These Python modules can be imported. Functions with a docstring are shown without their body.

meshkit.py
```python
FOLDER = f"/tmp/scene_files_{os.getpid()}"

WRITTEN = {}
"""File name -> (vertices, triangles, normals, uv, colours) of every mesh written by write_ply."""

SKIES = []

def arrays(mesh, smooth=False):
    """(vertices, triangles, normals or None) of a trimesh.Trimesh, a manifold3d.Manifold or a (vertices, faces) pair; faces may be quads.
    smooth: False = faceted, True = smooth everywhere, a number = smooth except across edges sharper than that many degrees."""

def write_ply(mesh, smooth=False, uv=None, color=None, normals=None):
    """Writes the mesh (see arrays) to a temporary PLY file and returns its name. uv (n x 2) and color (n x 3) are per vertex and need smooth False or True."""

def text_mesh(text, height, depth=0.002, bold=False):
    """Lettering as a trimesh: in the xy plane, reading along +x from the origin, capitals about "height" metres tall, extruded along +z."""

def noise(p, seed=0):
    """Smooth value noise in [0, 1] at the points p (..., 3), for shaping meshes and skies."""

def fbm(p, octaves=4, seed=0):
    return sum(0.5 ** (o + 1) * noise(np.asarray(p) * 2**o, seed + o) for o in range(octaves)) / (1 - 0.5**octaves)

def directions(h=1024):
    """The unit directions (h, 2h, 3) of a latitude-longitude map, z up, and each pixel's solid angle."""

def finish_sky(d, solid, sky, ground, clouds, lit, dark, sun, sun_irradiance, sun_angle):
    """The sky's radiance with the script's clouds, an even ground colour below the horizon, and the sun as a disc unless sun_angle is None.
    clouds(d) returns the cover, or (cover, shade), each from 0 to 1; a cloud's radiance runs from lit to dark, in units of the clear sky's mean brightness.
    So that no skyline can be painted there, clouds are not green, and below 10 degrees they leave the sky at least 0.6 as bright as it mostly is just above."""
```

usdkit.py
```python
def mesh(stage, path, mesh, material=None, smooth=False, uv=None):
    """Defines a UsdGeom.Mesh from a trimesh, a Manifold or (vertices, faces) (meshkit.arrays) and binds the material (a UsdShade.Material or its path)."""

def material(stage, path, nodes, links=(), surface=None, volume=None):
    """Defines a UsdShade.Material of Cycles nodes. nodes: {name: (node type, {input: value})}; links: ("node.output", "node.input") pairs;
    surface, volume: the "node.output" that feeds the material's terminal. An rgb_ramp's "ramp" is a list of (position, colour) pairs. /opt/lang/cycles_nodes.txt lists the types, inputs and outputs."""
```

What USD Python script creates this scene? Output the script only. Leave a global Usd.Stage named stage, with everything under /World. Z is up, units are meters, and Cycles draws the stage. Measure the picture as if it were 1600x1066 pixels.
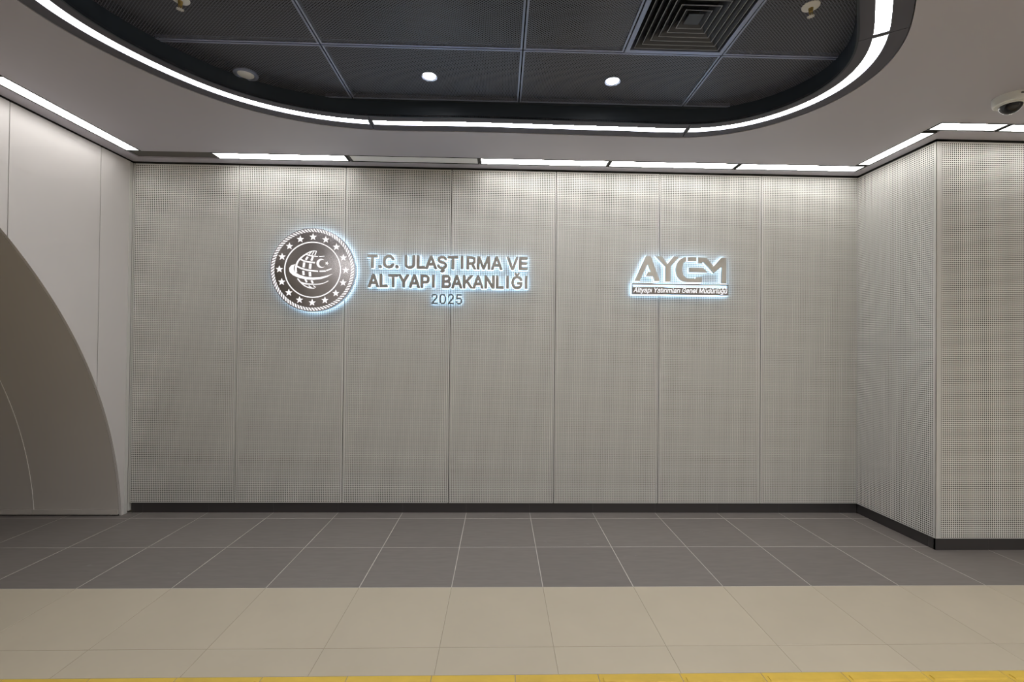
import math
import numpy as np
import trimesh
import usdkit
import meshkit
from pxr import Usd, UsdGeom, UsdLux, UsdShade, Gf, Sdf, Vt
from shapely.geometry import Polygon, LineString, Point, box as sbox
from shapely import affinity
from shapely.ops import unary_union
from scipy.interpolate import splprep, splev

stage = Usd.Stage.CreateInMemory()
UsdGeom.SetStageUpAxis(stage, UsdGeom.Tokens.z)
UsdGeom.SetStageMetersPerUnit(stage, 1.0)
world = UsdGeom.Xform.Define(stage, '/World')
stage.SetDefaultPrim(world.GetPrim())

# ------------------------------------------------------------------ camera, exposure, lamp brightness
F_PX, YAW, PITCH, ROLL = 720.03, -0.02649, 0.00839, 0.01028
CAM = (0.29925, -4.36952, 1.59211)
cam = UsdGeom.Camera.Define(stage, '/World/camera')
cy, sy, cp, sp, cr, sr = math.cos(YAW), math.sin(YAW), math.cos(PITCH), math.sin(PITCH), math.cos(ROLL), math.sin(ROLL)
_R = np.array([cy, sy, 0.0]); _F = np.array([-sy * cp, cy * cp, sp]); _U = np.cross(_R, _F)
_R, _U = cr * _R + sr * _U, -sr * _R + cr * _U
cam.AddTransformOp().Set(Gf.Matrix4d(*_R, 0, *_U, 0, *(-_F), 0, *CAM, 1))
cam.CreateHorizontalApertureAttr(36.0)
cam.CreateVerticalApertureAttr(36.0 * 1066 / 1600)
cam.CreateFocalLengthAttr(F_PX * 36 / 1600)
cam.CreateClippingRangeAttr(Gf.Vec2f(0.01, 100))
cam.CreateExposureAttr(0.0)

RING_L, STRIP_L, SPOT_L, HALO_L, HALL_L = 29.0, 10.0, 60.0, 7.8, 30.0

# ------------------------------------------------------------------ dimensions (metres)
ZC = 3.262          # soffit
ZG = 3.37           # metal mesh ceiling in the oval recess
ZT, ZB = 3.247, 0.095   # top and bottom of the wall panels
XL = -3.129         # left wall
XR, YCOL = 3.757, -0.807   # right return and front of the boxed column
YREAR, XFAR = -9.0, 7.4

# ------------------------------------------------------------------ helpers
used = {}
def numbered(parent, name):
    k = used.get((parent, name), 0)
    used[(parent, name)] = k + 1
    return f'{parent}/{name}' if k == 0 else f'{parent}/{name}_{k:03d}'

def path_of(parent):
    return '/World' if parent is None else (parent if isinstance(parent, str) else str(parent.GetPath()))

def tag(prim, label=None, category=None, group=None, kind=None):
    for k, v in (('label', label), ('category', category), ('group', group), ('kind', kind)):
        if v:
            prim.SetCustomDataByKey(k, v)
    return prim

def thing(name, label=None, category=None, loc=(0, 0, 0), group=None, kind=None):
    x = UsdGeom.Xform.Define(stage, numbered('/World', name))
    x.AddTranslateOp().Set(Gf.Vec3d(*map(float, loc)))
    p = x.GetPrim()
    p.SetCustomDataByKey('loc', Gf.Vec3d(*map(float, loc)))
    p.ClearCustomDataByKey('loc')
    LOC[str(p.GetPath())] = np.array(loc, float)
    return tag(p, label, category, group, kind)

LOC = {}
def obj(name, mesh, mat, parent=None, label=None, smooth=False, category=None, group=None, kind=None):
    """ONE Mesh prim; vertices are given in world metres and made local to their thing."""
    pp = path_of(parent)
    top = '/'.join(pp.split('/')[:3])
    v, f, n = meshkit.arrays(mesh, smooth)
    if smooth is not False:
        m = usdkit.mesh(stage, numbered(pp, name), trimesh.Trimesh(np.asarray(v) - LOC.get(top, 0), f, process=False), mat, smooth=True) \
            if smooth is True else usdkit.mesh(stage, numbered(pp, name), _shift(mesh, LOC.get(top, 0)), mat, smooth=smooth)
    else:
        m = usdkit.mesh(stage, numbered(pp, name), trimesh.Trimesh(np.asarray(v) - LOC.get(top, 0), f, process=False), mat)
    return tag(m.GetPrim(), label, category, group, kind)

def _shift(mesh, d):
    m = mesh.copy()
    m.apply_translation(-np.asarray(d, float) * np.ones(3))
    return m

def box(x0, x1, y0, y1, z0, z1):
    m = trimesh.creation.box([abs(x1 - x0), abs(y1 - y0), abs(z1 - z0)])
    m.apply_translation([(x0 + x1) / 2, (y0 + y1) / 2, (z0 + z1) / 2])
    return m

def cat(*ms):
    ms = [m for m in ms if m is not None]
    return trimesh.util.concatenate(list(ms))

def geoms(g):
    return [q for q in getattr(g, 'geoms', [g]) if q.geom_type == 'Polygon' and q.area > 1e-7]

def prism(poly, z0, z1):
    """Extrudes a plan polygon (x, y) from z0 up to z1."""
    out = []
    for g in geoms(poly):
        m = trimesh.creation.extrude_polygon(g, z1 - z0, engine='earcut')
        m.apply_translation([0, 0, z0])
        out.append(m)
    return cat(*out) if out else None

def on_back(poly, y0, y1):
    """Extrudes an elevation polygon (x, z) from y0 (front, nearer the camera) to y1."""
    out = []
    for g in geoms(poly):
        m = trimesh.creation.extrude_polygon(g, y1 - y0, engine='earcut')
        v = m.vertices
        m = trimesh.Trimesh(np.c_[v[:, 0], y1 - v[:, 2], v[:, 1]], m.faces, process=False)
        out.append(m)
    return cat(*out) if out else None

def on_left(poly, x0, x1):
    """Extrudes an elevation polygon (y, z) from x0 to x1 (x0 < x1)."""
    out = []
    for g in geoms(poly):
        m = trimesh.creation.extrude_polygon(g, x1 - x0, engine='earcut')
        v = m.vertices
        out.append(trimesh.Trimesh(np.c_[x0 + v[:, 2], v[:, 0], v[:, 1]], m.faces, process=False))
    return cat(*out) if out else None

def lathe(profile, at=(0, 0, 0), n=40):
    """profile: (radius, z) pairs; outward surface for profiles running upwards."""
    m = trimesh.creation.revolve(np.array(profile, float), sections=n)
    m.apply_translation(at)
    if m.volume < 0:
        m.invert()
    return m

# ------------------------------------------------------------------ materials
M = {}
LK = '/World/Looks'
UsdGeom.Scope.Define(stage, LK)

def plain(name, col, rough=0.5, metallic=0.0, var=0.0, noise=None, spec=0.5, streak=None, bump=None, scuff=False):
    """Principled surface, with optional per-object tone variation and soft noise."""
    nodes = {'p': ('principled_bsdf', {'base_color': col, 'roughness': rough, 'metallic': metallic, 'specular_ior_level': spec})}
    links = []
    src = None
    if noise or streak:
        sc, amt = noise or streak
        nodes['g'] = ('geometry', {})
        nodes['mp'] = ('mapping', {'scale': (1, 5, 1) if streak else (1, 1, 1)})
        nodes['n'] = ('noise_texture', {'scale': sc, 'detail': 5.0, 'roughness': 0.6})
        nodes['r'] = ('map_range', {'from_min': 0.3, 'from_max': 0.7, 'to_min': 1 - amt, 'to_max': 1 + amt})
        nodes['m'] = ('vector_math', {'math_type': 'scale', 'vector1': col})
        links += [('g.position', 'mp.vector'), ('mp.vector', 'n.vector'), ('n.fac', 'r.value'), ('r.result', 'm.scale')]
        src = 'm.vector'
    if var:
        nodes['o'] = ('object_info', {})
        nodes['vr'] = ('map_range', {'from_min': 0.0, 'from_max': 1.0, 'to_min': 1 - var, 'to_max': 1 + var})
        nodes['vm'] = ('vector_math', {'math_type': 'scale', 'vector1': col})
        links += [('o.random', 'vr.value'), ('vr.result', 'vm.scale')]
        if src:
            links.append((src, 'vm.vector1'))
        src = 'vm.vector'
    if scuff:      # sparse chalky scuffs left on the tiles
        nodes['sn'] = ('noise_texture', {'scale': 5.5, 'detail': 6.0, 'roughness': 0.7})
        nodes['sr'] = ('map_range', {'from_min': 0.66, 'from_max': 0.78, 'to_min': 0.0, 'to_max': 0.5, 'clamp': True})
        nodes['sm'] = ('mix_color', {'b': (0.42, 0.41, 0.38)})
        links += [('g.position', 'sn.vector'), ('sn.fac', 'sr.value'), ('sr.result', 'sm.fac'), (src, 'sm.a')]
        src = 'sm.result'
    if src:
        links.append((src, 'p.base_color'))
    if bump:
        nodes['bn'] = ('noise_texture', {'scale': bump[0], 'detail': 3.0})
        nodes['b'] = ('bump', {'strength': bump[1], 'distance': 0.002})
        nodes.setdefault('g', ('geometry', {}))
        links += [('g.position', 'bn.vector'), ('bn.fac', 'b.height'), ('b.normal', 'p.normal')]
    M[name] = usdkit.material(stage, f'{LK}/{name}', nodes, links, surface='p.BSDF')
    return M[name]

def glow(name, col, strength):
    M[name] = usdkit.material(stage, f'{LK}/{name}', {'e': ('emission', {'color': col, 'strength': strength})}, surface='e.emission')
    return M[name]

def perforated(name, col, pitch, radius, rough=0.5, fleece=(0.055, 0.055, 0.051)):
    """Powder-coated sheet with round holes on a square grid showing the dark fleece stuck to its back (u = x + y, v = z)."""
    nodes = {'g': ('geometry', {}), 's': ('separate_xyz', {}), 'u': ('math', {'math_type': 'add'}),
             'c': ('combine_xyz', {}), 'sc': ('vector_math', {'math_type': 'scale', 'scale': 1 / pitch}),
             'f': ('vector_math', {'math_type': 'fraction'}), 'd': ('vector_math', {'math_type': 'distance', 'vector2': (0.5, 0.5, 0.0)}),
             'h': ('map_range', {'from_min': radius / pitch - 0.05, 'from_max': radius / pitch + 0.05, 'to_min': 1.0, 'to_max': 0.0, 'clamp': True}),
             'x': ('mix_color', {'a': col, 'b': fleece}), 'sp': ('map_range', {'from_min': 0.0, 'from_max': 1.0, 'to_min': 0.4, 'to_max': 0.0}),
             'p': ('principled_bsdf', {'roughness': rough})}
    links = [('g.position', 's.vector'), ('s.x', 'u.value1'), ('s.y', 'u.value2'), ('u.value', 'c.x'), ('s.z', 'c.y'), ('c.vector', 'sc.vector1'),
             ('sc.vector', 'f.vector1'), ('f.vector', 'd.vector1'), ('d.value', 'h.value'), ('h.result', 'x.fac'), ('x.result', 'p.base_color'),
             ('h.result', 'sp.value'), ('sp.result', 'p.specular_ior_level')]
    M[name] = usdkit.material(stage, f'{LK}/{name}', nodes, links, surface='p.BSDF')
    return M[name]

def expanded_metal(name, col, pu, pv, strand):
    """Diamond expanded-metal sheet: strands of dark coated steel, open diamonds between them."""
    nodes = {'g': ('geometry', {}), 'sc': ('vector_math', {'math_type': 'multiply', 'vector2': (1 / pu, 1 / pv, 0.0)}),
             'f': ('vector_math', {'math_type': 'fraction'}), 'h': ('vector_math', {'math_type': 'subtract', 'vector2': (0.5, 0.5, 0.0)}),
             'a': ('vector_math', {'math_type': 'absolute'}), 's': ('separate_xyz', {}), 'd': ('math', {'math_type': 'add'}),
             'e': ('math', {'math_type': 'subtract', 'value2': 0.5}), 'b': ('math', {'math_type': 'absolute'}),
             'k': ('math', {'math_type': 'less_than', 'value2': strand}),
             'p': ('principled_bsdf', {'base_color': col, 'roughness': 0.4, 'metallic': 0.3}),
             't': ('transparent_bsdf', {'color': (1, 1, 1)}), 'm': ('mix_closure', {})}
    links = [('g.position', 'sc.vector1'), ('sc.vector', 'f.vector1'), ('f.vector', 'h.vector1'), ('h.vector', 'a.vector1'), ('a.vector', 's.vector'),
             ('s.x', 'd.value1'), ('s.y', 'd.value2'), ('d.value', 'e.value1'), ('e.value', 'b.value1'), ('b.value', 'k.value1'), ('k.value', 'm.fac'),
             ('t.BSDF', 'm.closure1'), ('p.BSDF', 'm.closure2')]
    M[name] = usdkit.material(stage, f'{LK}/{name}', nodes, links, surface='m.closure')
    return M[name]

def slab_floor(name, col, grout, size, mortar):
    """Tiles too far from the picture to build: a grid in the material."""
    nodes = {'g': ('geometry', {}), 'mp': ('mapping', {'location': (0.0, -0.13, 0.0)}),
             'b': ('brick_texture', {'offset': 0.0, 'color1': col, 'color2': col, 'mortar': grout, 'scale': 1.0, 'mortar_size': mortar, 'brick_width': size, 'row_height': size}),
             'p': ('principled_bsdf', {'roughness': 0.4})}
    M[name] = usdkit.material(stage, f'{LK}/{name}', nodes, [('g.position', 'mp.vector'), ('mp.vector', 'b.vector'), ('b.color', 'p.base_color')], surface='p.BSDF')
    return M[name]

perforated('perforated_panel', (0.68, 0.67, 0.63), 0.0166, 0.0050)
plain('panel_edge', (0.57, 0.56, 0.53), 0.5)
plain('acoustic_backing', (0.07, 0.07, 0.066), 0.9)
plain('smooth_panel', (0.59, 0.56, 0.545), 0.42)
plain('joint_metal', (0.78, 0.76, 0.72), 0.4)
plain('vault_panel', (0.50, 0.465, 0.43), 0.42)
plain('soffit_paint', (0.485, 0.465, 0.52), 0.5)
plain('dark_gap', (0.05, 0.047, 0.045), 0.8)
plain('slot_metal', (0.12, 0.11, 0.10), 0.6)
plain('lamp_frame', (0.045, 0.045, 0.045), 0.5)
plain('ring_metal', (0.105, 0.105, 0.130), 0.6, spec=0.2)
plain('recess_paint', (0.022, 0.032, 0.048), 0.6)
plain('grid_frame', (0.30, 0.34, 0.48), 0.35, 0.4)
expanded_metal('ceiling_mesh', (0.165, 0.175, 0.22), 0.0200, 0.0160, 0.125)
plain('plenum', (0.012, 0.013, 0.016), 0.9)
plain('dark_tile', (0.192, 0.171, 0.158), 0.5, var=0.05, streak=(6.0, 0.07), bump=(120, 0.1), scuff=True)
plain('beige_tile', (0.49, 0.43, 0.33), 0.45, var=0.025, noise=(3.0, 0.03), bump=(150, 0.08))
plain('yellow_tile', (0.66, 0.445, 0.06), 0.5, var=0.04, noise=(9.0, 0.06))
plain('light_grout', (0.50, 0.465, 0.43), 0.8)
plain('tan_grout', (0.36, 0.31, 0.235), 0.8)
plain('skirting_tile', (0.040, 0.036, 0.036), 0.45, var=0.08)
plain('skirting_grout', (0.09, 0.085, 0.085), 0.8)
slab_floor('far_floor', (0.49, 0.43, 0.33), (0.36, 0.31, 0.235), 0.6, 0.004)
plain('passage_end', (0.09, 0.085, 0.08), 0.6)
plain('hall_wall', (0.52, 0.50, 0.46), 0.5)
plain('brushed_steel', (0.42, 0.395, 0.35), 0.34, 0.85)
plain('emblem_steel', (0.60, 0.575, 0.59), 0.16, 1.0)
plain('dark_plate', (0.20, 0.18, 0.165), 0.4, 0.6)
plain('year_steel', (0.20, 0.215, 0.22), 0.4, 0.7)
plain('off_diffuser', (0.93, 0.94, 0.95), 0.35)
plain('white_plastic', (0.74, 0.74, 0.72), 0.4)
plain('speaker_white', (0.85, 0.86, 0.90), 0.4)
plain('brass', (0.55, 0.40, 0.14), 0.3, 0.9)
plain('diffuser_vane', (0.048, 0.054, 0.072), 0.5)
plain('vane_lip', (0.25, 0.26, 0.30), 0.4)
plain('camera_slot', (0.08, 0.07, 0.07), 0.5)
plain('smoked_dome', (0.012, 0.012, 0.014), 0.04)
glow('strip_lit', (1.0, 0.985, 0.96), STRIP_L)
glow('ring_lit', (0.98, 0.985, 1.0), RING_L)
glow('hall_lit', (1.0, 0.985, 0.96), HALL_L)
glow('spot_lit', (1.0, 0.98, 0.93), SPOT_L)
glow('halo_lit', (0.44, 0.71, 1.0), HALO_L)
glow('acrylic_lit', (1.0, 0.97, 0.98), 1.1)

# ================================================================== FLOOR
floor = thing('floor', 'dark grey and beige tiled station floor with a yellow tactile strip', 'floor', kind='structure')
G = 0.0017   # half joint
def tile(x0, x1, y0, y1, mat, name='tile', z0=-0.012, zt=0.0):
    c = 0.0008
    a = np.array([[x0, y0], [x1, y0], [x1, y1], [x0, y1]])
    b = np.array([[x0 + c, y0 + c], [x1 - c, y0 + c], [x1 - c, y1 - c], [x0 + c, y1 - c]])
    v = np.vstack([np.c_[a, np.full(4, z0)], np.c_[a, np.full(4, zt - c)], np.c_[b, np.full(4, zt)]])
    f = [[0, 2, 1], [0, 3, 2], [8, 9, 10], [8, 10, 11]]
    for o in (0, 4):
        for k in range(4):
            j = (k + 1) % 4
            f += [[o + k, o + j, o + 4 + j], [o + k, o + 4 + j, o + 4 + k]]
    return trimesh.Trimesh(v, np.array(f), process=False)

rows = [(-0.13, 0.012, 'dark_tile'), (-0.73, -0.13, 'dark_tile'), (-1.33, -0.73, 'dark_tile'), (-1.93, -1.33, 'beige_tile'), (-2.134, -1.93, 'beige_tile')]
XT0, XT1 = -13, 11
for y0, y1, mat in rows:
    for k in range(XT0, XT1):
        x0, x1 = 0.6 * k, 0.6 * (k + 1)
        if mat == 'beige_tile' and x0 > 6.8:
            continue
        # the column stands on the floor: tiles run up to its skirting
        if y0 >= YCOL - 0.01 and x0 > XR + 0.02:
            continue
        g = 0.0024 if mat == 'dark_tile' else G
        obj('tile', tile(x0 + g, x1 - g, y0 + g, y1 - g, mat), M[mat], floor)
for k in range(-19, 18):
    x0, x1 = 0.4 * k - 0.01, 0.4 * (k + 1) - 0.01
    y0, y1 = -2.534, -2.134
    m = [tile(x0 + 0.002, x1 - 0.002, y0 + 0.002, y1 - 0.002, None, zt=0.001)]
    for q in range(5):
        yc = y1 - 0.045 - q * 0.0775
        pr = Polygon([(-0.0175, 0), (0.0175, 0), (0.0115, 0.005), (-0.0115, 0.005)])
        b = trimesh.creation.extrude_polygon(pr, x1 - x0 - 0.04, engine='earcut')
        v = b.vertices
        m.append(trimesh.Trimesh(np.c_[x0 + 0.02 + v[:, 2], yc + v[:, 0], 0.001 + v[:, 1]], b.faces, process=False))
    obj('tactile_tile', cat(*m), M['yellow_tile'], floor, label='yellow ribbed tactile tile' if k == -19 else None)
for y0, y1 in ((-3.134, -2.534), (-3.734, -3.134)):
    for k in range(-5, 7):
        obj('tile', tile(0.6 * k + G, 0.6 * k + 0.6 - G, y0 + G, y1 - G, None), M['beige_tile'], floor)
obj('grout_bed', box(-7.8, 6.7, -1.331, 0.012, -0.05, -0.0004), M['light_grout'], floor)
obj('grout_bed', box(-7.8, 7.4, -2.1345, -1.331, -0.05, -0.0009), M['tan_grout'], floor)
obj('grout_bed', box(-7.8, 7.4, -2.534, -2.1345, -0.05, -0.0009), M['tan_grout'], floor)
obj('grout_bed', box(-3.0, 4.2, -3.734, -2.534, -0.05, -0.0009), M['tan_grout'], floor)
obj('floor_slab', prism(sbox(-7.8, YREAR, XFAR, 0.03).difference(sbox(-7.8, -2.534, 7.4, 0.012)).difference(sbox(-3.0, -3.734, 4.2, -2.5)), -0.05, -0.0005), M['far_floor'], floor)

# ================================================================== BACK WALL of perforated panels
wall = thing('wall_back', 'back wall clad in tall grey perforated metal panels', 'wall', kind='structure')
obj('backing', box(XL - 0.1, XR + 0.1, 0.03, 0.12, 0.0, 3.7), M['acoustic_backing'], wall)
def perf_panel_x(parent, x0, x1, yf, z0, z1, edge=0.009):
    """A cassette facing -y."""
    p = obj('panel', box(x0 + edge, x1 - edge, yf, yf + 0.0015, z0 + edge, z1 - edge), M['perforated_panel'], parent)
    rim = sbox(x0, z0, x1, z1).difference(sbox(x0 + edge, z0 + edge, x1 - edge, z1 - edge))
    ret = sbox(x0, z0, x1, z1).difference(sbox(x0 + 0.002, z0 + 0.002, x1 - 0.002, z1 - 0.002))
    obj('panel_rim', cat(on_back(rim, yf, yf + 0.0015), on_back(ret, yf + 0.0015, yf + 0.029)), M['panel_edge'], p)
    return p
joints = [-3.1125, -2.153, -1.164, -0.1713, 0.8231, 1.8189, 2.8085, 3.7585]
for a, b in zip(joints[:-1], joints[1:]):
    perf_panel_x(wall, a + 0.0032, b - 0.0032, 0.0, ZB, ZT)
obj('corner_trim', box(XL + 0.001, XL + 0.014, -0.001, 0.029, 0.02, ZT), M['panel_edge'], wall)

def skirting_run(name, label, pieces, axis, face, grout_at):
    t = thing(name, label, 'baseboard', kind='structure')
    for a, b in pieces:
        a, b = a + 0.0012, b - 0.0012
        m = box(a, b, face, face + 0.012, 0.0, 0.092) if axis == 'x' else box(face, face + 0.012, a, b, 0.0, 0.092)
        obj('skirting_tile', m, M['skirting_tile'], t)
    a, b = pieces[0][0], pieces[-1][1]
    m = box(a, b, face + 0.0008, face + 0.0179, 0.0, 0.0915) if axis == 'x' else box(face + 0.0008, face + 0.0179, a, b, 0.0, 0.0915)
    obj('joint_filler', m, M['skirting_grout'], t)
    return t
cuts = [-3.1] + [0.6 * k for k in range(-5, 7)] + [3.765]
skirting_run('baseboard_back', 'black tile baseboard below the back wall panels', list(zip(cuts[:-1], cuts[1:])), 'x', 0.012, None)

# ================================================================== RIGHT RETURN and boxed column
wr = thing('wall_right', 'projecting boxed wall on the right clad in perforated panels', 'wall', kind='structure')
obj('backing', cat(box(XR + 0.03, XR + 0.12, YCOL + 0.03, 0.03, 0.0, 3.7), box(XR + 0.03, XFAR, YCOL + 0.03, YCOL + 0.12, 0.0, 3.7)), M['acoustic_backing'], wr)
e = 0.009
y0, y1 = YCOL + 0.0123, -0.0005
p = obj('panel', box(XR, XR + 0.0015, y0 + e, y1 - e, ZB + e, ZT - e), M['perforated_panel'], wr)
rim = sbox(y0, ZB, y1, ZT).difference(sbox(y0 + e, ZB + e, y1 - e, ZT - e))
ret = sbox(y0, ZB, y1, ZT).difference(sbox(y0 + 0.002, ZB + 0.002, y1 - 0.002, ZT - 0.002))
obj('panel_rim', cat(on_left(rim, XR, XR + 0.0015), on_left(ret, XR + 0.0015, XR + 0.029)), M['panel_edge'], p)
obj('corner_trim', cat(box(XR, XR + 0.034, YCOL, YCOL + 0.0025, ZB, ZT), box(XR, XR + 0.0025, YCOL, YCOL + 0.012, ZB, ZT)), M['panel_edge'], wr)
xs = [XR + 0.031, XR + 1.02, XR + 2.015, XR + 3.01, XFAR]
for a, b in zip(xs[:-1], xs[1:]):
    perf_panel_x(wr, a + 0.0045, b - 0.0045, YCOL, ZB, ZT)
tcol = skirting_run('baseboard_right', 'black tile baseboard around the foot of the projecting wall on the right', [(XR + 0.012, 4.2), (4.2, 4.8), (4.8, 5.4), (5.4, 6.0), (6.0, XFAR)], 'x', YCOL + 0.012, None)
for a, b in ((-0.795, -0.73), (-0.73, -0.13), (-0.13, 0.012)):
    obj('skirting_tile', box(XR + 0.012, XR + 0.024, a + 0.0012, b - 0.0012, 0.0, 0.092), M['skirting_tile'], tcol)
obj('joint_filler', box(XR + 0.0128, XR + 0.0299, -0.79, 0.012, 0.0, 0.0915), M['skirting_grout'], tcol)

# ================================================================== LEFT WALL with the arched opening
# profile of the arch in (y, z): measured ellipse near the floor, a flatter crown above, mirrored
cyE, czE, aE, bE = -4.01584, -0.23784, 3.95962, 3.79592
prof = []
for z in np.linspace(0.0, 2.30, 34):
    prof.append((cyE + aE * math.sqrt(max(0, 1 - ((z - czE) / bE) ** 2)), z))
yA, zA = prof[-1]
dy = prof[-1][0] - prof[-2][0]; dz = prof[-1][1] - prof[-2][1]
th = math.atan2(dz, -dy)            # slope angle from horizontal
YM, Rc = -2.55, None
Rc = (yA - YM) / math.sin(th)
for k in range(1, 15):
    t = th * (1 - k / 14)
    prof.append((YM + Rc * math.sin(t), zA + Rc * (math.cos(t) - math.cos(th))))
half = np.array(prof)
arch_line = np.vstack([half, np.c_[2 * YM - half[-2::-1, 0], half[-2::-1, 1]]])
arch_poly = Polygon(np.vstack([arch_line, [[arch_line[-1, 0], -0.3], [arch_line[0, 0], -0.3]]]))
wl = thing('wall_left', 'smooth pale panelled left wall with a large arched opening', 'wall', kind='structure')
seams = [-0.008, -0.345, -1.081, -1.817, -2.553, -3.289, -4.025, -4.761, -5.497, -6.233, -6.969, -7.705, -8.441, YREAR]
for a, b in zip(seams[:-1], seams[1:]):
    q = sbox(b + 0.003, 0.001, a - 0.003, ZT + 0.004).difference(arch_poly)
    for g in geoms(q):
        obj('panel', on_left(g, XL - 0.022, XL), M['smooth_panel'], wl)
bk = sbox(YREAR, 0.0, 0.0, 3.7).difference(arch_poly.buffer(0.004))
obj('backing', on_left(bk, XL - 0.09, XL - 0.03), M['dark_gap'], wl)
obj('corner_trim', box(XL - 0.001, XL + 0.003, -0.040, -0.006, 0.001, ZT), M['panel_edge'], wl)

# the vaulted passage behind the arch
wp = thing('wall_passage', 'barrel-vaulted passage lining seen through the arch on the left', 'wall', kind='structure')
off = LineString(arch_line).buffer(0.02, cap_style=2, join_style=1)
inside = arch_poly.buffer(0.0005)
shell = off.difference(inside).intersection(sbox(-9, 0.056, 2, 5))
strip_sec = LineString(arch_line).buffer(0.0025, cap_style=2).intersection(sbox(-9, 0.056, 2, 5))
xs_v = [XL - 0.023, -3.905, -4.68, -5.455, -6.23, -7.005, -7.78]
for a, b in zip(xs_v[:-1], xs_v[1:]):
    parts = shell
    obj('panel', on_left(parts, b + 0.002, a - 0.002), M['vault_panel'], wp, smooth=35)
    if a < -3.5:
        obj('joint_strip', on_left(strip_sec, a - 0.0025, a + 0.0025), M['joint_metal'], wp, smooth=35)
back_shell = LineString(arch_line).buffer(0.06, cap_style=2).difference(arch_poly.buffer(0.022)).intersection(sbox(-9, 0.0, 2, 5))
obj('backing', on_left(back_shell, -7.78, XL - 0.1), M['dark_gap'], wp)
endw = arch_poly.intersection(sbox(-9, 0, 2, 5))
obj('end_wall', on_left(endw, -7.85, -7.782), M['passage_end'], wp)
bp = thing('baseboard_passage', 'low grey kick strip along the foot of the vaulted passage', 'baseboard', kind='structure')
for yy, s in ((-0.068, 1), (2 * YM + 0.068, -1)):
    for a, b in zip(xs_v[:-1], xs_v[1:]):
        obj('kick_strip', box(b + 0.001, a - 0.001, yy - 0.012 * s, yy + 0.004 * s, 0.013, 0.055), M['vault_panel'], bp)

# hidden sides of the hall behind the camera
obj('wall_rear', box(XL - 0.1, XFAR, YREAR - 0.1, YREAR, 0, 3.7), M['hall_wall'], None, 'plain pale wall closing the hall behind the viewer', category='wall', kind='structure')
obj('wall_far_right', box(XFAR, XFAR + 0.1, YREAR, YCOL + 0.1, 0, 3.7), M['hall_wall'], None, 'plain pale wall closing the hall far to the right', category='wall', kind='structure')

# ================================================================== CEILING
lo = [(-2.015, -2.058), (-1.986, -1.896), (-1.929, -1.717), (-1.862, -1.560), (-1.772, -1.400), (-1.650, -1.252), (-1.510, -1.115), (-1.243, -0.968), (-0.989, -0.874),
      (-0.710, -0.8405), (-0.430, -0.8385), (-0.188, -0.8367), (0.173, -0.834), (0.75, -0.8295), (1.374, -0.8248), (1.727, -0.822), (1.929, -0.850), (2.100, -0.925), (2.250, -1.041), (2.360, -1.160),
      (2.430, -1.275), (2.480, -1.400), (2.494, -1.539), (2.472, -1.721), (2.415, -1.875), (2.345, -1.995), (2.163, -2.226), (1.93, -2.50), (1.62, -2.83), (1.15, -3.12),
      (0.45, -3.32), (-0.35, -3.36), (-1.02, -3.22), (-1.55, -2.90), (-1.89, -2.45)]
P = np.array(lo + lo[:1])
tck, _ = splprep(P.T, s=0.0009, per=1)
ring_c = Polygon(np.array(splev(np.linspace(0, 1, 361)[:-1], tck)).T).buffer(0)
def ring_off(d):
    return ring_c.buffer(d, join_style=1, quad_segs=24)
OUT, LO, LI, INN = ring_off(0.083), ring_c, ring_off(-0.067), ring_off(-0.140)

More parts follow.
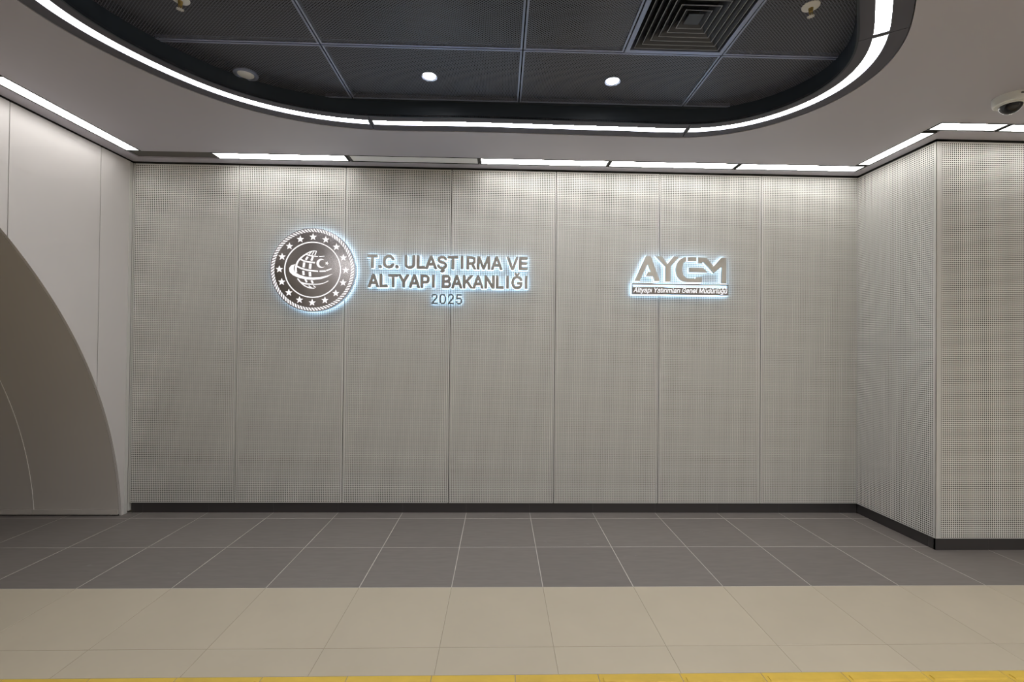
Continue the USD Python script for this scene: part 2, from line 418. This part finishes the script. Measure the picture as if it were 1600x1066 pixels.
ceil = thing('ceiling', 'taupe soffit around an oval recess lined with dark metal mesh panels', 'ceiling', kind='structure')
bands = unary_union([sbox(-3.0, -0.2535, 3.652, -0.1065), sbox(-2.9955, -7.2, -2.8635, -0.1065), sbox(3.5285, -1.082, 3.652, -0.1065), sbox(3.5285, -1.082, XFAR, -0.9535)])
bands = bands.union(unary_union([sbox(xa - 0.0114, yy - 0.0814, xb + 0.0114, yy + 0.0814) for yy in (-5.0, -6.4, -7.8) for xa, xb in ((1.2, 4.3), (4.6, 7.0))]))
room = Polygon([(XL + 0.006, YREAR), (XFAR, YREAR), (XFAR, YCOL - 0.008), (XR - 0.008, YCOL - 0.008), (XR - 0.008, -0.008), (XL + 0.006, -0.008)])
sof = room.difference(bands).difference(OUT.buffer(0.005))
for g in sorted(geoms(sof), key=lambda q: -q.area):
    obj('soffit' if g.area > 3 else 'soffit_ledge', prism(g, ZC, ZC + 0.02), M['soffit_paint'], ceil)
obj('slot_backing', prism(bands.buffer(0.002), ZC + 0.012, ZC + 0.03), M['slot_metal'], ceil)
obj('plenum', prism(sbox(XL - 0.1, YREAR, XFAR, 0.12), 3.72, 3.78), M['plenum'], ceil)
# oval recess wall
obj('recess_wall', prism(INN.buffer(0.012).difference(INN), ZC + 0.001, 3.44), M['recess_paint'], ceil)
obj('ring_backing', prism(OUT.buffer(0.03).difference(INN.buffer(0.004)), ZC + 0.017, ZC + 0.03), M['dark_gap'], ceil)
# mesh panels on a 1.2 x 0.6 grid
gx = [-1.990, -0.785, 0.420, 1.630, 2.835]
gy = [-1.012, -1.615, -2.218, -2.821, -3.424]
hole = INN.buffer(-0.004)
inner_rect = hole
def mesh_panel(rect):
    body = rect.buffer(-0.014, join_style=2).intersection(inner_rect)
    rim = rect.buffer(-0.004, join_style=2).difference(rect.buffer(-0.0155, join_style=2)).intersection(inner_rect)
    if body.is_empty or body.area < 0.003:
        return
    p = obj('mesh_panel', prism(body, ZG, ZG + 0.002), M['ceiling_mesh'], ceil)
    if not rim.is_empty:
        obj('panel_frame', prism(rim, ZG - 0.004, ZG + 0.022), M['grid_frame'], p)
DIFF = sbox(1.03, gy[2], gx[3], gy[1])
for i in range(len(gx) - 1):
    for j in range(len(gy) - 1):
        r = sbox(gx[i], gy[j + 1], gx[i + 1], gy[j])
        if not r.intersects(inner_rect):
            continue
        if i == 2 and j == 1:
            r = r.difference(DIFF)
        mesh_panel(r)
edge_strip = hole.difference(sbox(-3, gy[-1], 3, gy[0]))
for g in geoms(edge_strip):
    obj('edge_plate', prism(g, ZG + 0.001, ZG + 0.004), M['recess_paint'], ceil)

# ---- the luminous ring: straight and curved channels, one thing each
def seam_rect(pt, w):
    d = ring_c.exterior.project(Point(pt))
    a = np.array(ring_c.exterior.interpolate(d).coords[0]); b = np.array(ring_c.exterior.interpolate(d + 0.02).coords[0]); c = np.array(ring_c.exterior.interpolate(d - 0.02).coords[0])
    t = (b - c) / np.linalg.norm(b - c); n = np.array([-t[1], t[0]])
    return LineString([a - 0.35 * n, a + 0.35 * n]).buffer(w / 2, cap_style=2)
seam_pts = [(-0.695, -0.837), (1.731, -0.821), (2.344, -1.998), (0.9, -3.2), (-1.6, -2.86)]
wide = unary_union([seam_rect(s, 0.034) for s in seam_pts])
thin = unary_union([seam_rect(s, 0.005) for s in seam_pts])
ring_names = {0: ('straight luminous ceiling channel along the back of the oval recess', (0.5, -0.84)),
              1: ('tightly curved luminous ceiling channel at the right end of the oval recess', (2.48, -1.45)),
              2: ('straight luminous ceiling channel slanting back from the right end of the oval recess', (1.7, -2.75)),
              3: ('curved luminous ceiling channel closing the oval recess above the viewer', (-0.3, -3.36)),
              4: ('long sweeping luminous ceiling channel around the left end of the oval recess', (-1.75, -1.37))}
band_all = OUT.difference(INN).difference(thin)
for k, (label, pt) in ring_names.items():
    seg = min(geoms(band_all), key=lambda q: q.distance(Point(pt)))
    t = thing('ring_light', label, 'ceiling light', (pt[0], pt[1], ZC), group='luminous channels of the oval ring')
    obj('trim_band', prism(seg.intersection(OUT.difference(LO)), ZC + 0.003, ZC + 0.016), M['ring_metal'], t)
    obj('trim_band', prism(seg.intersection(LI.difference(INN)), ZC + 0.003, ZC + 0.016), M['ring_metal'], t)
    d = seg.intersection(LO.buffer(-0.001).difference(LI.buffer(0.001))).difference(wide)
    obj('diffuser', prism(max(geoms(d), key=lambda q: q.area), ZC + 0.006, ZC + 0.016), M['ring_lit'], t)
    caps = seg.intersection(LO.buffer(-0.001).difference(LI.buffer(0.001))).intersection(wide)
    for g in geoms(caps):
        obj('end_cap', prism(g, ZC + 0.004, ZC + 0.016), M['ring_metal'], t)

# ---- linear lights round the edge of the soffit
def linear_light(label, x0, x1, y0, y1, lit=True, group=None, mat='strip_lit'):
    r = sbox(x0, y0, x1, y1)
    t = thing('linear_light', label, 'ceiling light', ((x0 + x1) / 2, (y0 + y1) / 2, ZC), group=group)
    obj('frame', prism(r.buffer(0.0112, join_style=2).difference(r), ZC - 0.001, ZC + 0.011), M['lamp_frame'], t)
    obj('diffuser', prism(r.buffer(-0.0006, join_style=2), ZC + 0.002, ZC + 0.011), M[mat if lit else 'off_diffuser'], t, label=None if lit else 'unlit grey diffuser')
LG = 'linear lights along the edge of the soffit'
for k, yy in enumerate((-5.0, -6.4, -7.8)):
    for q, (xa, xb) in enumerate(((1.2, 4.3), (4.6, 7.0))):
        linear_light('long lit linear light in the ' + ('near', 'middle', 'far')[k] + ' row of the hall ceiling behind the viewer, ' + ('left', 'right')[q], xa, xb, yy - 0.07, yy + 0.07, mat='hall_lit', group='hall lights behind the viewer')
linear_light('lit linear ceiling light at the left of the back wall, beside the unlit one', -2.262, -1.105, -0.242, -0.118, group=LG)
linear_light('unlit grey linear ceiling light above the back wall', -1.060, 0.080, -0.242, -0.118, lit=False, group=LG)
linear_light('lit linear ceiling light above the back wall, just right of the unlit one', 0.113, 1.266, -0.242, -0.118, group=LG)
linear_light('lit linear ceiling light above the back wall, over the four-letter logo', 1.300, 2.455, -0.242, -0.118, group=LG)
linear_light('lit linear ceiling light at the right end of the back wall, in the corner', 2.495, 3.630, -0.242, -0.118, group=LG)
linear_light('long lit linear ceiling light above the smooth left wall and its arch', -2.984, -2.875, -1.372, -0.262, group=LG)
for k in (0, 3, 4):
    linear_light('lit linear ceiling light above the left wall, number ' + ('two', 'three', 'four', 'five', 'six')[k] + ' from the corner', -2.984, -2.875, -2.560 - 1.15 * k, -1.412 - 1.15 * k, group=LG)
linear_light('short lit linear ceiling light above the side of the projecting wall', 3.540, 3.640, -0.907, -0.278, group=LG)
linear_light('lit linear ceiling light over the outer corner of the projecting wall', 3.545, 4.045, -1.070, -0.965, group=LG)
linear_light('lit linear ceiling light at the right picture edge, over the projecting wall front', 4.085, 5.200, -1.070, -0.965, group=LG)
linear_light('lit linear ceiling light over the far right of the projecting wall front', 5.240, 6.400, -1.070, -0.965, group=LG)

# ---- things in the mesh ceiling
def downlight(label, x, y):
    t = thing('downlight', label, 'downlight', (x, y, ZG), group='lit downlights in the mesh ceiling')
    obj('trim_ring', lathe([(0.041, -0.001), (0.052, -0.006), (0.054, -0.003), (0.054, 0.004), (0.041, 0.004)], (x, y, ZG), 36), M['grid_frame'], t, smooth=40)
    obj('lens', lathe([(0.0, -0.004), (0.027, -0.0035), (0.0405, -0.001), (0.0405, 0.003), (0.0, 0.003)], (x, y, ZG), 36), M['spot_lit'], t, smooth=40)
downlight('bright round downlight in the mesh ceiling, left one of the two', -0.186, -1.313)
downlight('bright round downlight in the mesh ceiling, right one near the square vent', 1.037, -1.311)
x, y = -1.404, -1.281
t = thing('ceiling_speaker', 'unlit round white ceiling disc with dark rim at the left of the mesh ceiling', 'speaker', (x, y, ZG))
obj('rim', lathe([(0.050, -0.002), (0.058, -0.010), (0.074, -0.006), (0.076, 0.004), (0.050, 0.004)], (x, y, ZG), 40), M['grid_frame'], t, smooth=40)
obj('grille', lathe([(0.0, -0.009), (0.035, -0.008), (0.050, -0.004), (0.050, 0.003), (0.0, 0.003)], (x, y, ZG), 40), M['speaker_white'], t, smooth=40)

def sprinkler(label, x, y):
    t = thing('sprinkler', label, 'sprinkler', (x, y, ZG), group='sprinkler heads in the mesh ceiling')
    obj('escutcheon', lathe([(0.012, -0.012), (0.026, -0.009), (0.042, -0.002), (0.043, 0.003), (0.012, 0.003)], (x, y, ZG), 36), M['white_plastic'], t, smooth=40)
    body = [lathe([(0.0, -0.028), (0.009, -0.028), (0.011, -0.020), (0.011, 0.0), (0.0, 0.0)], (x, y, ZG), 18)]
    for s in (-1, 1):
        arm = trimesh.creation.cylinder(0.0022, segment=[[x + s * 0.009, y, ZG - 0.024], [x + s * 0.0085, y, ZG - 0.040]], sections=8)
        arm2 = trimesh.creation.cylinder(0.0022, segment=[[x + s * 0.0085, y, ZG - 0.040], [x + s * 0.001, y, ZG - 0.052]], sections=8)
        body += [arm, arm2]
    body.append(trimesh.creation.cylinder(0.0022, segment=[[x, y, ZG - 0.024], [x, y, ZG - 0.052]], sections=8))
    obj('nozzle', cat(*body), M['brass'], t)
    spokes = [trimesh.creation.cylinder(0.009, height=0.002, sections=18)]
    spokes[0].apply_translation([x, y, ZG - 0.053])
    for q in range(10):
        b = trimesh.creation.box([0.011, 0.0035, 0.002])
        b.apply_translation([0.0125, 0, 0])
        b.apply_transform(trimesh.transformations.rotation_matrix(q * math.pi / 5, [0, 0, 1]))
        b.apply_translation([x, y, ZG - 0.053])
        spokes.append(b)
    obj('deflector', cat(*spokes), M['white_plastic'], t)
sprinkler('brass sprinkler head with white escutcheon at the left of the mesh ceiling', -1.378, -1.945)
sprinkler('brass sprinkler head with white escutcheon at the right of the mesh ceiling', 1.899, -2.028)

# square air diffuser: frame and nested flared vanes
cx, cyd = (1.03 + gx[3]) / 2, (gy[1] + gy[2]) / 2
t = thing('air_diffuser', 'square dark air vent of nested louvres in the mesh ceiling', 'air vent', (cx, cyd, ZG))
H0 = 0.297
def sq(h):
    return sbox(cx - h, cyd - h, cx + h, cyd + h)
obj('frame', cat(prism(sq(H0).difference(sq(H0 - 0.026)), ZG - 0.006, ZG), prism(sq(H0 - 0.024).difference(sq(H0 - 0.026)), ZG, ZG + 0.06)), M['grid_frame'], t)
def vane(h0, z0, h1, z1, w=0.002):
    c = []
    for h, z in ((h0, z0), (h1, z1), (h1 - w, z1), (h0 - 1.6 * w, z0)):
        c.append(np.array([[cx - h, cyd - h, z], [cx + h, cyd - h, z], [cx + h, cyd + h, z], [cx - h, cyd + h, z]]))
    v = np.vstack(c); f = []
    for r in range(4):
        for k in range(4):
            j = (k + 1) % 4; a, b = 4 * r, 4 * ((r + 1) % 4)
            f += [[a + k, b + j, a + j], [a + k, b + k, b + j]]
    m = trimesh.Trimesh(v, np.array(f), process=False)
    return m if m.volume > 0 else trimesh.Trimesh(v, np.array(f)[:, ::-1], process=False)
for k in range(6):
    h = 0.250 - 0.036 * k
    vn = obj('vane', vane(h, ZG - 0.006, h - 0.036, ZG + 0.034), M['diffuser_vane'], t)
    obj('lip', prism(sq(h + 0.0015).difference(sq(h - 0.002)), ZG - 0.0085, ZG - 0.0055), M['vane_lip'], vn)
obj('centre_plate', prism(sq(0.040), ZG - 0.006, ZG - 0.003), M['diffuser_vane'], t)
obj('duct', prism(sq(H0 - 0.026), ZG + 0.075, ZG + 0.08), M['plenum'], t)

# dome camera under the soffit
x, y = 3.650, -1.432
t = thing('dome_camera', 'white dome surveillance camera under the soffit at the upper right', 'security camera', (x, y, ZC))
obj('housing', lathe([(0.058, -0.056), (0.078, -0.056), (0.086, -0.050), (0.090, -0.036), (0.090, 0.0), (0.058, 0.0)], (x, y, ZC), 48), M['white_plastic'], t, smooth=35)
dome = [(0.0, -0.112)] + [(0.058 * math.cos(a), -0.056 - 0.056 * math.sin(a)) for a in np.linspace(math.pi / 2, 0, 12)[1:]] + [(0.0, -0.05)]
obj('dome', lathe(dome, (x, y, ZC), 48), M['smoked_dome'], t, smooth=40)
obj('dome_collar', lathe([(0.0575, -0.060), (0.0625, -0.060), (0.064, -0.056), (0.0575, -0.054)], (x, y, ZC), 48), M['white_plastic'], t, smooth=40)
obj('name_slot', box(x - 0.028, x + 0.018, y - 0.0915, y - 0.084, ZC - 0.022, ZC - 0.014), M['camera_slot'], t)

# ================================================================== SIGNS
def place_letter(parent, name, polys, front, back, mat, glow_back=True, grow=0.0014, label=None):
    """A raised metal letter (elevation polygon x, z) with its lit acrylic back as a sub-part."""
    L = obj(name, on_back(polys, front, back), mat, parent, label)
    if glow_back:
        obj('lit_back', on_back(polys.buffer(grow, join_style=1), back, back + 0.007), M['halo_lit'], L)
    return L

def char_polys(ch, h, bold):
    m = meshkit.text_mesh(ch, h, 0.002, bold)
    v, f, _ = meshkit.arrays(m)
    top = [Polygon(v[t][:, :2]) for t in f if np.all(v[t][:, 2] > 0.0019)]
    return unary_union([q.buffer(1e-5) for q in top])

def text_line(text, x0, x1, base, h, bold, fat=0.0):
    """[(character, polygon)] set from x0 to x1."""
    out, spaced = [], []
    for i, ch in enumerate(text):
        if ch == ' ':
            continue
        pre = meshkit.text_mesh(text[:i + 1], h, 0.002, bold).bounds[1][0]
        pl = char_polys(ch, h, bold)
        full = pl.bounds[2]
        if ch in 'Iı':
            wd = h * (0.235 if bold else 0.15) * 0.78
            mid = (pl.bounds[0] + pl.bounds[2]) / 2
            pl = sbox(mid - wd / 2, 0, mid + wd / 2, pl.bounds[3])
        spaced.append((ch, pl, pre - full))
    total = spaced[-1][2] + spaced[-1][1].bounds[2] - spaced[0][2] - spaced[0][1].bounds[0]
    s = (x1 - x0) / total
    o = spaced[0][2] + spaced[0][1].bounds[0]
    for ch, pl, dx in spaced:
        pl = affinity.translate(pl, dx - o)
        pl = affinity.scale(pl, s, 1, origin=(0, 0))
        out.append((ch, affinity.translate(pl, x0, base).buffer(fat, join_style=2)))
    return out

FRONT, BACK = -0.045, -0.022
ls = thing('ministry_lettering', 'backlit metal lettering T.C. ULAŞTIRMA VE ALTYAPI BAKANLIĞI 2025 beside the round emblem', 'sign', (-0.2, 0, 2.1))
for ch, pl in text_line('T.C. ULAŞTIRMA VE', -0.944, 0.551, 2.302, 0.112, True, 0.0035):
    place_letter(ls, 'full_stop' if ch == '.' else 'letter', pl, FRONT, BACK, M['brushed_steel'])
for ch, pl in text_line('ALTYAPI BAKANLIĞI', -0.936, 0.552, 2.123, 0.112, True, 0.0035):
    place_letter(ls, 'letter', pl, FRONT, BACK, M['brushed_steel'])
for ch, pl in text_line('2025', -0.344, -0.059, 1.970, 0.092, False, 0.001):
    place_letter(ls, 'digit', pl, FRONT, BACK, M['year_steel'], grow=-0.001)

# four-letter logo with its name plate
lg = thing('agency_logo', 'backlit metal logo AYGM above a dark name plate at the right of the wall', 'sign', (2.0, 0, 2.25))
KX, KZ = 0.8805 / 1095, 0.2427 / 305
def w7(pts):
    return [(1.570 + (a - 245) * KX, 2.4485 - (b - 155) * KZ) for a, b in pts]
def wA(pts):
    return w7([(a * 0.381 + 190.5, b * 0.381 + 114.3) for a, b in pts])
def wG(pts):
    return w7([(a * 0.5 + 685.7, b * 0.5 + 114.3) for a, b in pts])
A_ = Polygon(wA([(140, 890), (490, 105), (640, 105), (930, 890), (775, 890), (715, 740), (490, 740), (560, 605), (640, 605), (545, 370), (300, 890)]))
Y_ = Polygon(wA([(790, 105), (985, 105), (1165, 345), (1360, 105), (1550, 105), (1260, 430), (1260, 905), (1100, 905), (1100, 430)]))
def ell(c, a, b, t0, t1, n=24):
    return [(c[0] + a * math.cos(t), c[1] + b * math.sin(t)) for t in np.linspace(t0, t1, n)]
arc = ell((348, 393), 253, 299, math.pi * 1.5, math.pi * 0.5) + ell((348, 388), 100, 190, math.pi * 0.5, math.pi * 1.5)
G_ = unary_union([Polygon(wG(arc)).buffer(0), Polygon(wG([(378, 95), (592, 95), (592, 190), (378, 190)])),
                  Polygon(wG([(420, 350), (750, 350), (850, 455), (420, 455)])),
                  Polygon(wG([(340, 602), (580, 602), (580, 570), (722, 570), (722, 695), (340, 695)]))])
M_ = Polygon(wG([(625, 95), (820, 95), (1003, 307), (1190, 95), (1310, 95), (1310, 715), (1190, 715), (1190, 318), (1003, 468), (748, 198), (725, 240), (625, 240)]))
for pl in (A_, Y_, G_, M_):
    place_letter(lg, 'letter', pl.buffer(0), FRONT, BACK, M['brushed_steel'])
plate = unary_union([sbox(1.546, 2.084, 2.470, 2.153), sbox(1.546, 2.176, 2.470, 2.188), sbox(1.546, 2.150, 1.552, 2.180), sbox(2.460, 2.150, 2.470, 2.180)])
pn = place_letter(lg, 'name_plate', plate, FRONT, BACK, M['dark_plate'], grow=0.004, label='dark metal name plate with white slanted lettering')
txt = text_line('Altyapı Yatırımları Genel Müdürlüğü', 1.558, 2.452, 2.103, 0.044, True)
obj('lettering', cat(*[on_back(affinity.skew(pl, 12, 0, origin=(1.558, 2.103)), FRONT - 0.0015, FRONT) for ch, pl in txt]), M['acrylic_lit'], pn, label='white slanted lettering')

# round emblem
EC, ER, EY = (-1.4337, 2.2665), 0.387, -0.075
em = thing('ministry_emblem', 'round backlit metal emblem with stars, rope border and a globe', 'emblem', (EC[0], 0, EC[1]))
circ = lambda r, n=64: Point(EC).buffer(r, quad_segs=n)
disc = obj('disc', on_back(circ(ER), EY, -0.026), M['emblem_steel'], em, smooth=40)
obj('lit_back', on_back(circ(ER - 0.006), -0.026, -0.017), M['halo_lit'], disc)
RAISE = EY - 0.003
# rope border: slanted strands round the edge, joined
strands = []
NR = 84
for k in range(NR):
    a = 2 * math.pi * k / NR
    pts = []
    for rr, da in ((0.905, -0.046), (0.925, -0.012), (0.957, 0.026), (0.978, 0.042), (0.978, 0.104), (0.962, 0.090), (0.930, 0.052), (0.905, 0.018)):
        q = a - da * 0.72
        pts.append((EC[0] + ER * rr * math.sin(q), EC[1] + ER * rr * math.cos(q)))
    strands.append(Polygon(pts).buffer(0))
obj('rope_border', cat(*[on_back(s, RAISE, EY) for s in strands]), M['acrylic_lit'], em, kind='stuff')
obj('ring', on_back(circ(ER * 0.670).difference(circ(ER * 0.645)), RAISE, EY), M['acrylic_lit'], em)
def star(c, r, rot=0.0):
    p = []
    for k in range(10):
        q = math.pi / 5 * k + rot
        rr = r if k % 2 == 0 else r * 0.42
        p.append((c[0] + rr * math.sin(q), c[1] + rr * math.cos(q)))
    return Polygon(p)
for k in range(16):
    a = 2 * math.pi * k / 16
    obj('star', on_back(star((EC[0] + ER * 0.783 * math.sin(a), EC[1] + ER * 0.783 * math.cos(a)), ER * 0.090), RAISE, EY), M['acrylic_lit'], em)
def e3(pts):
    return [(EC[0] + (a - 579) / 934 * ER, EC[1] - (b - 525) / 934 * ER) for a, b in pts]
def stroke(pts, w0, w1=None):
    """A tapered stroke through points given on the drawing grid."""
    w1 = w0 if w1 is None else w1
    q = np.array(e3(pts), float)
    if len(q) > 2:
        tk, _ = splprep(q.T, s=0, k=min(3, len(q) - 1))
        q = np.array(splev(np.linspace(0, 1, 22), tk)).T
    else:
        q = np.array([q[0] + (q[1] - q[0]) * s for s in np.linspace(0, 1, 4)])
    d = np.gradient(q, axis=0); d /= np.linalg.norm(d, axis=1, keepdims=True)
    n = np.c_[-d[:, 1], d[:, 0]]
    w = np.linspace(w0, w1, len(q))[:, None] / 934 * ER / 2
    return Polygon(np.vstack([q + n * w, (q - n * w)[::-1]])).buffer(0)
globe = unary_union([
    stroke([(665, 112), (560, 112), (450, 165), (350, 235), (265, 325), (222, 420), (208, 500), (218, 590)], 16, 44),
    stroke([(250, 725), (330, 820), (420, 890), (500, 925), (625, 935)], 26, 20),
    stroke([(555, 118), (490, 195)], 16), stroke([(470, 235), (425, 305)], 42), stroke([(392, 365), (378, 475)], 48), stroke([(372, 550), (384, 645)], 46), stroke([(415, 735), (455, 805)], 36), stroke([(500, 880), (570, 940)], 24),
    stroke([(605, 115), (560, 195)], 16), stroke([(580, 235), (548, 325)], 44), stroke([(528, 385), (520, 505)], 52), stroke([(518, 575), (526, 675)], 50), stroke([(555, 765), (590, 825)], 40), stroke([(600, 880), (650, 918)], 20),
    stroke([(655, 118), (622, 205)], 20),
    stroke([(430, 185), (550, 215), (690, 228)], 24), stroke([(722, 230), (835, 218)], 26, 16),
    stroke([(305, 285), (400, 335), (500, 353), (628, 366)], 34),
    stroke([(235, 452), (340, 500), (450, 530), (600, 550), (698, 558)], 34), stroke([(733, 557), (865, 552)], 34), stroke([(880, 540), (993, 495)], 30, 22),
    stroke([(330, 812), (450, 842), (580, 850), (720, 845), (830, 818), (928, 768)], 34, 12)])
obj('globe', cat(on_back(globe, RAISE, EY)), M['acrylic_lit'], em)
so = e3([(200, 408), (110, 430), (60, 500), (75, 585), (150, 655), (280, 712), (450, 745), (600, 751), (760, 732), (900, 682), (1020, 610)])
si = e3([(880, 656), (740, 686), (580, 697), (420, 682), (290, 640), (190, 585), (158, 515), (172, 445)])
obj('orbit_band', on_back(Polygon(so + si).buffer(0), RAISE, EY), M['acrylic_lit'], em)
c1, c2 = e3([(765, 380)])[0], e3([(798, 380)])[0]
cres = Point(c1).buffer(102 / 934 * ER, quad_segs=24).difference(Point(c2).buffer(80 / 934 * ER, quad_segs=24))
obj('crescent', on_back(cres, RAISE, EY), M['acrylic_lit'], em)
obj('small_star', on_back(star(e3([(890, 376)])[0], 46 / 934 * ER, 0.3), RAISE, EY), M['acrylic_lit'], em)
